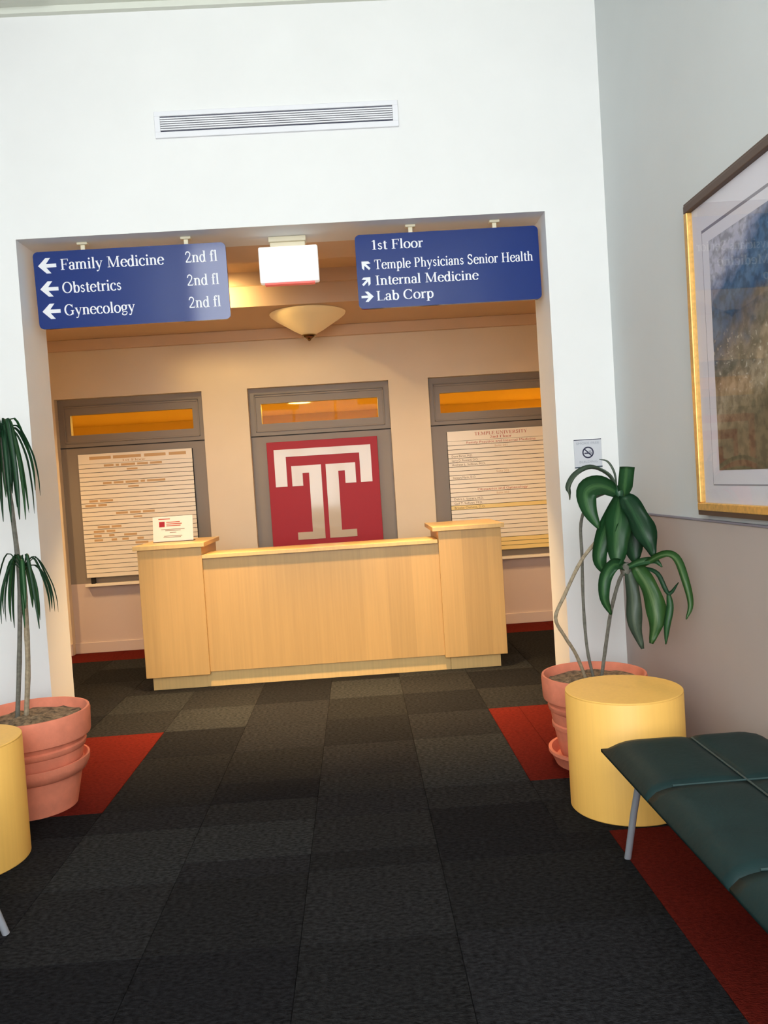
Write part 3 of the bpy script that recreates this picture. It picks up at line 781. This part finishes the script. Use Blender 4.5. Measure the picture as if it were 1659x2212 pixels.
# ---------------------------------------------------------------- framed picture on the right wall
def art_material():
    m = bpy.data.materials.new('misty_hills_print'); m.use_nodes = True
    nt = m.node_tree; b = nt.nodes['Principled BSDF']; b.inputs['Roughness'].default_value = .7
    tc = nt.nodes.new('ShaderNodeTexCoord'); sx = nt.nodes.new('ShaderNodeSeparateXYZ'); nt.links.new(tc.outputs['Object'], sx.inputs[0])
    def noise(scale, det, st=(1, 1, 1)):
        mp = nt.nodes.new('ShaderNodeMapping'); mp.inputs['Scale'].default_value = st
        nt.links.new(tc.outputs['Object'], mp.inputs[0])
        n = nt.nodes.new('ShaderNodeTexNoise'); n.inputs['Scale'].default_value = scale; n.inputs['Detail'].default_value = det
        nt.links.new(mp.outputs[0], n.inputs['Vector']); return n.outputs['Fac']
    def math_(op, a, bb, c=None):
        q = nt.nodes.new('ShaderNodeMath'); q.operation = op
        for i, v in enumerate((a, bb, c)):
            if v is None: continue
            if isinstance(v, (int, float)): q.inputs[i].default_value = v
            else: nt.links.new(v, q.inputs[i])
        return q.outputs[0]
    # z from 0 (bottom) to 1 (top), tilted so that the slopes rise towards the viewer, roughened by noise
    z = math_('MULTIPLY', sx.outputs[2], 1.0)
    z = math_('MULTIPLY_ADD', sx.outputs[1], .42, z)
    z = math_('MULTIPLY_ADD', noise(4.2, 6), .34, z)
    z = math_('MULTIPLY_ADD', noise(19, 6), .16, z)
    z = math_('SUBTRACT', z, .07)
    r = nt.nodes.new('ShaderNodeValToRGB'); r.color_ramp.interpolation = 'LINEAR'
    stops = [(.0, (112, 98, 72)), (.16, (124, 110, 82)), (.26, (106, 98, 74)), (.32, (140, 126, 98)), (.40, (176, 160, 134)), (.47, (152, 138, 116)), (.52, (112, 110, 96)), (.58, (128, 122, 112)), (.64, (88, 98, 112)), (.70, (54, 90, 124)), (.79, (92, 122, 152)), (.85, (64, 100, 134)), (.92, (140, 150, 178)), (1.0, (196, 194, 208))]
    e = r.color_ramp.elements
    e[0].position = 0; e[0].color = (*lin(stops[0][1]), 1); e[1].position = 1; e[1].color = (*lin(stops[-1][1]), 1)
    for p_, c in stops[1:-1]:
        q = e.new(p_); q.color = (*lin(c), 1)
    nt.links.new(z, r.inputs[0])
    # pale blossom flecks in the middle, dark strokes below
    fl = nt.nodes.new('ShaderNodeValToRGB'); fl.color_ramp.elements[0].position = .60; fl.color_ramp.elements[1].position = .66
    nt.links.new(noise(34, 3, (1, 1, 1.6)), fl.inputs[0])
    band = nt.nodes.new('ShaderNodeValToRGB')
    be = band.color_ramp.elements; be[0].position = .26; be[0].color = (0, 0, 0, 1); be[1].position = .36; be[1].color = (1, 1, 1, 1)
    q = be.new(.50); q.color = (1, 1, 1, 1); q = be.new(.58); q.color = (0, 0, 0, 1)
    nt.links.new(sx.outputs[2], band.inputs[0])
    mk = math_('MULTIPLY', fl.outputs[0], band.outputs[0]); mk = math_('MULTIPLY', mk, .7)
    mx = nt.nodes.new('ShaderNodeMix'); mx.data_type = 'RGBA'
    nt.links.new(mk, mx.inputs[0]); nt.links.new(r.outputs[0], mx.inputs[6]); mx.inputs[7].default_value = (*lin((206, 200, 186)), 1)
    dk = nt.nodes.new('ShaderNodeValToRGB'); dk.color_ramp.elements[0].position = .40; dk.color_ramp.elements[1].position = .56
    dk.color_ramp.elements[0].color = (*lin((205, 204, 198)), 1); dk.color_ramp.elements[1].color = (1, 1, 1, 1)
    nt.links.new(noise(22, 6, (1, 1, 1.2)), dk.inputs[0])
    m2 = nt.nodes.new('ShaderNodeMix'); m2.data_type = 'RGBA'; m2.blend_type = 'MULTIPLY'; m2.inputs[0].default_value = 1
    nt.links.new(mx.outputs[2], m2.inputs[6]); nt.links.new(dk.outputs[0], m2.inputs[7])
    nt.links.new(m2.outputs[2], b.inputs['Base Color'])
    return m
PY0, PY1, PZ0, PZ1 = 2.42, 3.655, 1.232, 2.565
t = thing('framed_picture', 'gold framed landscape print of misty hills on the grey right wall', 'picture', (XR, 3.04, PZ0))
t.location = (0, 0, 0)
fw = .034
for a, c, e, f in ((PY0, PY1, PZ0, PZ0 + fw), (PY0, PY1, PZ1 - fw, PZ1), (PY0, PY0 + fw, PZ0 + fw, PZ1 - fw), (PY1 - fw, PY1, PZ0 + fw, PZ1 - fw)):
    r_ = MB().box(XR - .040, XR - .001, a, c, e, f, .004).build('frame_rail', M_BROWN if e > 2.4 else M_GOLD, t)  # gold rails; the top one is coloured brown for its shade
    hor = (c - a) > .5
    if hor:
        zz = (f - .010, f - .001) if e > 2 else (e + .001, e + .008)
        MB().box(XR - .037, XR - .0005, a + .002, c - .002, e - .020 if e < 2 else f - .002, e + .002 if e < 2 else f + .008).build('shade_edge', M_BROWN, r_)  # dark strip standing in for the shade along the frame
MB().box(XR - .016, XR - .010, PY0 + .02, PY1 - .02, PZ0 + .02, PZ1 - .02).build('mat_board', M_MATB, t)
AY0, AY1, AZ0, AZ1 = PY0 + .19, 3.462, 1.405, 2.36
g = MB()
for a, c, e, f in ((AY0 - .07, AY1 + .068, AZ0 - .064, AZ0 - .059), (AY0 - .07, AY1 + .068, AZ1 + .050, AZ1 + .062), (AY0 - .07, AY0 - .066, AZ0 - .06, AZ1 + .06), (AY1 + .066, AY1 + .068, AZ0 - .06, AZ1 + .06)):
    g.box(XR - .0166, XR - .0158, a, c, e, f)
g.build('mat_groove', M_GROOVE, t)
art = MB().box(-.0008, .0008, -(AY1 - AY0), 0, 0, AZ1 - AZ0).build('landscape_print', art_material(), t)
art.location = (XR - .0170, AY1, AZ0)
art['label'] = 'misty hills with blue trees above pale blossoming grass'
MB().box(XR - .026, XR - .024, PY0 + .02, PY1 - .02, PZ0 + .02, PZ1 - .02).build('glass_pane', M_PGLASS, t)

# ---------------------------------------------------------------- drum pedestals
def pedestal(x, y, label):
    t = thing('drum_table', label, 'side table', (x, y, 0))
    R, H = .245, .50
    MB().lathe([(0, 0), (R - .004, 0), (R, .004), (R, H - .010), (R - .003, H - .006), (R - .003, H - .006)], 96).build('drum', M_PED, t, True)
    MB().lathe([(0, H - .010), (R - .006, H - .010), (R - .001, H - .007), (R - .001, H - .002), (R - .003, H), (0, H)], 96).build('top', M_PED, t, True)
pedestal(1.085, 3.50, 'honey coloured drum side table between the right planter and the green bench')
pedestal(-1.69, 3.42, 'honey coloured drum side table cut off at the left edge')

# ---------------------------------------------------------------- potted plants
def leaf(path, w, m, parent, fold=.25, tip=True, tw=0.0, face=(0, -1, 0.25), wave=.0, name='leaf'):
    P = smooth_path(path, 5)
    n = len(P); bm = bmesh.new(); uvl = bm.loops.layers.uv.new('UVMap')
    rows = []
    F = Vector(face).normalized()
    for i, p in enumerate(P):
        t_ = (P[min(i + 1, n - 1)] - P[max(i - 1, 0)]).normalized()
        side = t_.cross(F)
        if side.length < .15: side = t_.cross(Vector((1, 0, 0)))
        side.normalize()
        if rows and side.dot(rows[-1][1]) < 0: side = -side
        nrm = side.cross(t_).normalized()
        u = i / (n - 1)
        prof = (math.sin(PI * min(1, (u * .86 + .12))) ** .7) if tip else min(1, .55 + 1.2 * u)
        ww = w * max(.05, prof)
        a = tw * u
        side2 = side * math.cos(a) + nrm * math.sin(a); nrm2 = -side * math.sin(a) + nrm * math.cos(a)
        wv = wave * math.sin(u * 13 + w * 300)
        vs = []
        for k, s in enumerate((-1, -.5, 0, .5, 1)):
            q = p + side2 * (s * ww / 2) + nrm2 * (abs(s) ** 1.4 * ww * fold + wv * s * s * (1 if s > 0 else -1))
            vs.append(bm.verts.new(q))
        rows.append((vs, side, u))
    for A, B in zip(rows, rows[1:]):
        for k in range(4):
            f = bm.faces.new((A[0][k], A[0][k + 1], B[0][k + 1], B[0][k])); f.smooth = True
            for lp, (uu, vv) in zip(f.loops, ((k / 4, A[2]), ((k + 1) / 4, A[2]), ((k + 1) / 4, B[2]), (k / 4, B[2]))): lp[uvl].uv = (uu, vv)
    bmesh.ops.solidify(bm, geom=bm.faces[:], thickness=.0012)
    me = bpy.data.meshes.new(name); bm.to_mesh(me); bm.free(); me.materials.append(m)
    return obj(name, me, parent)
def pot(t, x, y, H, R, saucer):
    c = (x, y, 0)
    z0 = .03 if saucer == 'low' else .02
    P = [(0, z0), (R * .66, z0), (R * .70, z0 + .02), (R * .80, H * .40), (R * .80, H * .40 + .004), (R * .835, H * .42), (R * .84, H * .46), (R * .815, H * .475), (R * .83, H * .50),
         (R * .855, H * .60), (R * .885, H * .615), (R * .90, H * .66), (R * .87, H * .675), (R * .90, H * .72), (R * .975, H * .735), (R * .985, H * .76), (R, H * .97), (R * .985, H), (R * .945, H), (R * .93, H * .97), (R * .90, H * .86), (R * .88, H * .80)]
    MB().lathe(P, 72, c).build('pot', M_TERRA, t, True)
    b = MB()
    rs = [0, .2, .4, .6, .8, .905]
    rnd = random.Random(int(x * 100))
    b.lathe([(R * r, H * .90 + (rnd.random() - .5) * .012 + (.012 if r < .3 else 0)) for r in rs], 40, c)
    for v in b.bm.verts: v.co.z += (rnd.random() - .5) * .014
    b.build('soil', M_SOIL, t, True)
    if saucer == 'low':
        MB().lathe([(0, 0), (R * .80, 0), (R * .90, .055), (R * .93, .06), (R * .93, .075), (R * .87, .075), (R * .78, .03), (0, .03)], 64, c).build('saucer', M_TERRA, t, True)
    else:
        MB().lathe([(0, 0), (R * .68, 0), (R * .80, .16), (R * .87, .17), (R * .93, .205), (R * .935, .232), (R * .90, .232), (R * .85, .20), (R * .78, .185), (R * .66, .02), (0, .02)], 64, c).build('outer_bowl', M_TERRA, t, True)
t = thing('potted_plant', 'broad leaved corn plant in a terracotta pot behind the right drum table', 'plant', (1.125, 4.075, 0))
t.location = (0, 0, 0)
PX, PYY = 1.112, 4.05
pot(t, PX, PYY, .44, .256, 'low')
def cane(pts, r, m, parent):
    P = smooth_path(pts, 5)
    rad = [r * (1 + .10 * (1 if i % 4 == 0 else 0)) for i in range(len(P))]
    return MB().tube(P, rad, 8).build('cane', m, parent, True)
cane([(1.128, 4.1, 0.38), (1.103, 4.11, 0.551), (1.102, 4.13, 0.781), (1.111, 4.14, 1.013), (1.115, 4.14, 1.176), (1.158, 4.13, 1.279), (1.234, 4.12, 1.318), (1.301, 4.11, 1.323)], .0075, M_CANEG, t)
cane([(1.083, 4.05, 0.38), (1.019, 4.0, 0.544), (0.96, 3.97, 0.645), (0.916, 3.95, 0.742), (0.971, 3.97, 0.847), (1.067, 4.0, 1.001), (1.161, 4.03, 1.099), (1.244, 4.07, 1.217), (1.304, 4.1, 1.309)], .0085, M_CANE, t)
cane([(1.148, 4.06, 0.38), (1.179, 4.03, 0.596), (1.204, 4.01, 0.746), (1.239, 3.99, 0.878), (1.274, 3.98, 0.953)], .0085, M_CANEG, t)
RL = [
 ([(1.287, 4.1, 1.333), (1.24, 4.07, 1.405), (1.155, 4.04, 1.444), (1.075, 4.02, 1.415), (1.026, 4.0, 1.358), (1.027, 4.0, 1.301)], .040, M_LEAFG, dict(face=(.1, -.25, 1), fold=.45)),
 ([(1.298, 4.1, 1.314), (1.195, 4.05, 1.358), (1.111, 4.0, 1.336), (1.107, 3.97, 1.252), (1.149, 3.95, 1.157)], .105, M_LEAF, dict(fold=.2)),
 ([(1.325, 4.1, 1.299), (1.325, 4.07, 1.361), (1.332, 4.05, 1.445)], .075, M_LEAF, dict(tip=False, fold=.12)),
 ([(1.288, 4.08, 1.294), (1.235, 4.03, 1.208), (1.172, 3.99, 1.101), (1.148, 3.98, 1.007), (1.176, 3.99, 0.932)], .085, M_LEAF, dict(wave=.010)),
 ([(1.295, 4.06, 1.294), (1.257, 4.0, 1.196), (1.229, 3.96, 1.077), (1.229, 3.95, 0.964)], .125, M_LEAF, dict(wave=.013)),
 ([(1.311, 4.05, 1.3), (1.334, 3.97, 1.204), (1.361, 3.92, 1.105), (1.389, 3.9, 1.007)], .115, M_LEAFD, dict(wave=.013)),
 ([(1.313, 4.08, 1.281), (1.321, 4.04, 1.122), (1.338, 4.02, 0.968)], .13, M_LEAFD, dict()),
 ([(1.300, 4.09, 1.30), (1.285, 4.06, 1.20), (1.262, 4.04, 1.10), (1.270, 4.03, .995)], .10, M_LEAFD, dict()),
 ([(1.292, 4.1, 1.34), (1.291, 4.12, 1.416), (1.264, 4.13, 1.474), (1.224, 4.14, 1.49)], .012, M_LEAFG, dict()),
 ([(1.279, 3.98, 0.958), (1.206, 3.93, 0.981), (1.149, 3.9, 0.926), (1.136, 3.89, 0.831), (1.17, 3.9, 0.748)], .062, M_LEAF, dict(fold=.3)),
 ([(1.289, 3.97, 0.953), (1.283, 3.92, 0.821), (1.278, 3.9, 0.691), (1.309, 3.89, 0.576)], .075, M_LEAFG, dict(wave=.008)),
 ([(1.318, 3.96, 0.962), (1.351, 3.88, 0.855), (1.361, 3.84, 0.729), (1.33, 3.83, 0.612)], .095, M_LEAFL, dict(wave=.013)),
 ([(1.344, 3.95, 0.965), (1.406, 3.85, 1.019), (1.445, 3.78, 1.008), (1.459, 3.72, 0.911), (1.471, 3.7, 0.807), (1.447, 3.69, 0.741)], .040, M_LEAFL, dict(fold=.4)),
 ([(1.355, 3.95, 0.956), (1.395, 3.88, 0.929), (1.423, 3.83, 0.842), (1.464, 3.8, 0.895)], .024, M_LEAFD, dict()),
 ([(1.423, 3.83, 0.842), (1.422, 3.82, 0.778), (1.401, 3.81, 0.698), (1.392, 3.81, 0.608)], .036, M_LEAF, dict()),
 ([(1.27, 3.97, 0.955), (1.33, 3.93, .985), (1.39, 3.90, .99), (1.42, 3.88, .96)], .035, M_LEAF, dict()),
]
for p_, w_, m_, kw in RL: leaf(p_, w_, m_, t, **kw)
b = MB(); b.lathe([(0, -.03), (.022, -.02), (.028, .01), (.02, .035), (0, .04)], 14, (1.276, 3.98, .945)); b.build('crown', M_CANEG, t, True)
b = MB(); b.lathe([(0, -.03), (.018, -.02), (.024, .01), (.016, .035), (0, .04)], 14, (1.303, 4.1, 1.312)); b.build('crown', M_LEAFD, t, True)

t = thing('potted_plant', 'tall thin leaved dracaena in a terracotta pot at the left edge', 'plant', (0, 0, 0))
pot(t, -1.625, 4.0, .46, .275, 'bowl')
cane([(-1.660, 4.04, 0.40), (-1.635, 4.05, 0.666), (-1.625, 4.05, 0.913), (-1.621, 4.05, 1.126)], .012, M_CANE, t)
cane([(-1.718, 4.08, 0.40), (-1.688, 4.10, 0.748), (-1.666, 4.11, 1.088), (-1.67, 4.1, 1.383), (-1.681, 4.09, 1.631), (-1.683, 4.09, 1.777)], .011, M_CANEG, t)
rnd = random.Random(3)
def head(cx, cy, cz, n, reach, drop, w):
    for k in range(n):
        a = 2 * PI * k / n + rnd.uniform(-.25, .25); r = reach * rnd.uniform(.6, 1.1); d = drop * rnd.uniform(.6, 1.15); u = rnd.uniform(.02, .09)
        dx, dy = math.cos(a), math.sin(a)
        P = [(cx, cy, cz), (cx + dx * r * .45, cy + dy * r * .45, cz + u), (cx + dx * r * .85, cy + dy * r * .85, cz - d * .25), (cx + dx * r, cy + dy * r, cz - d * .65), (cx + dx * r * 1.04, cy + dy * r * 1.04, cz - d)]
        P = [(max(q[0], XL + .03), min(q[1], YF - .03), q[2]) for q in P]
        leaf(P, w * rnd.uniform(.8, 1.2), rnd.choice((M_LEAFD, M_LEAF, M_LEAFD)), t, fold=.3, face=(dx * .3, dy * .3, 1))
head(-1.621, 4.05, 1.126, 16, .13, .25, .020)
head(-1.683, 4.09, 1.777, 24, .135, .36, .024)

# ---------------------------------------------------------------- benches
def bench(x0, x1, ys_, label, feet, sign):
    """x0 = edge facing the aisle, x1 = edge by the wall; ys_ = panel joints from far to near"""
    t = thing('bench', label, 'bench', (0, 0, 0))
    zt, zb = .455, .375
    xm = x0 + (x1 - x0) * .53
    lo, hi = min(x0, x1), max(x0, x1)
    ye, yn = ys_[0], ys_[-1]
    def cushion(a, c, d, e):
        """pillowed panel between x a..c, y d..e with seams left low and outer edges rolled down"""
        nx, ny = 12, 12
        bm = bmesh.new(); g = []
        for i in range(nx + 1):
            row = []
            for j in range(ny + 1):
                u, v = i / nx, j / ny
                x, y = a + (c - a) * u, d + (e - d) * v
                pil = .010 * (min(u, 1 - u, .18) / .18) ** .5 * (min(v, 1 - v, .15) / .15) ** .5
                z = zt - .010 + pil
                q = 0
                for dist, R in ((abs(x - x0), .13), (abs(x - x1), .10), (abs(y - ye), .09), (abs(y - yn), .09)):
                    if dist < R: q += (1 - dist / R) ** 2
                z -= .042 * (1 - math.sqrt(max(0, 1 - min(q, .995))))
                row.append(bm.verts.new((x, y, z)))
            g.append(row)
        for i in range(nx):
            for j in range(ny):
                f = bm.faces.new((g[i][j], g[i + 1][j], g[i + 1][j + 1], g[i][j + 1])); f.smooth = True
        # sides down to the base
        def skirt(line):
            mid = [bm.verts.new((v.co.x, v.co.y, v.co.z - .010)) for v in line]
            low = [bm.verts.new((min(max(v.co.x, lo + .055), hi - .055), min(max(v.co.y, yn + .055), ye - .055), zb)) for v in line]
            for A, B in ((line, mid), (mid, low)):
                for k in range(len(line) - 1):
                    f = bm.faces.new((A[k], A[k + 1], B[k + 1], B[k])); f.smooth = True
        skirt([g[i][0] for i in range(nx + 1)]); skirt([g[i][ny] for i in range(nx + 1)])
        skirt([g[0][j] for j in range(ny + 1)]); skirt([g[nx][j] for j in range(ny + 1)])
        bmesh.ops.remove_doubles(bm, verts=bm.verts[:], dist=1e-5)
        bmesh.ops.recalc_face_normals(bm, faces=bm.faces[:])
        me = bpy.data.meshes.new('seat_panel'); bm.to_mesh(me); bm.free(); me.materials.append(M_VINYL)
        return obj('seat_panel', me, t)
    s = .0015
    for k in range(len(ys_) - 1):
        for a, c in ((x0, xm), (xm, x1)):
            sg = 1 if c > a else -1
            cushion(a + (s * sg if a != x0 else 0), c - (s * sg if c != x1 else 0), ys_[k] - (s if k else 0), ys_[k + 1] + (s if k < len(ys_) - 2 else 0))
    MB().tube([(xm, ye - .07, zt - .008), (xm, yn + .07, zt - .008)], .0035, 6).build('piping', M_PIPE, t, True)
    for yj in ys_[1:-1]:
        MB().tube([(x0 + (.08 if x1 > x0 else -.08), yj, zt - .010), (x1 - (.07 if x1 > x0 else -.07), yj, zt - .008)], .0035, 6).build('piping', M_PIPE, t, True)
    ins = .06 * (1 if x1 > x0 else -1)
    MB().box(min(x0 + ins, x1 - ins), max(x0 + ins, x1 - ins), yn + .06, ye - .06, .352, zb - .001, .004).build('underframe', M_DARK, t)
    for (fx_, fy_), (tx, ty) in feet:
        MB().tube([(fx_, fy_, .0), (fx_ + (tx - fx_) * .5, fy_ + (ty - fy_) * .5, .19), (tx, ty, .353)], .0125, 12).build('leg', M_CHROME, t, True)
    ry = feet[0][1][1]
    MB().tube([(feet[0][1][0], ry, .335), (feet[1][1][0], feet[1][1][1], .335)], .010, 10).build('cross_rail', M_CHROME, t, True)
    return t
bench(.845, 1.44, (3.035, 2.535, 1.97, 1.40), 'dark green vinyl bench with a chrome leg beside the right drum table',
      (((.915, 3.005), (.945, 2.90)), ((1.36, 3.005), (1.34, 2.90)), ((.915, 1.44), (.945, 1.52)), ((1.36, 1.44), (1.34, 1.52))), 1)
bench(-1.345, -1.94, (2.87, 2.37, 1.81, 1.24), 'bench at the left edge showing only its chrome leg beside the left drum table',
      (((-1.280, 2.815), (-1.385, 2.78)), ((-1.90, 2.80), (-1.88, 2.74)), ((-1.36, 1.30), (-1.41, 1.36)), ((-1.92, 1.30), (-1.88, 1.36))), -1)
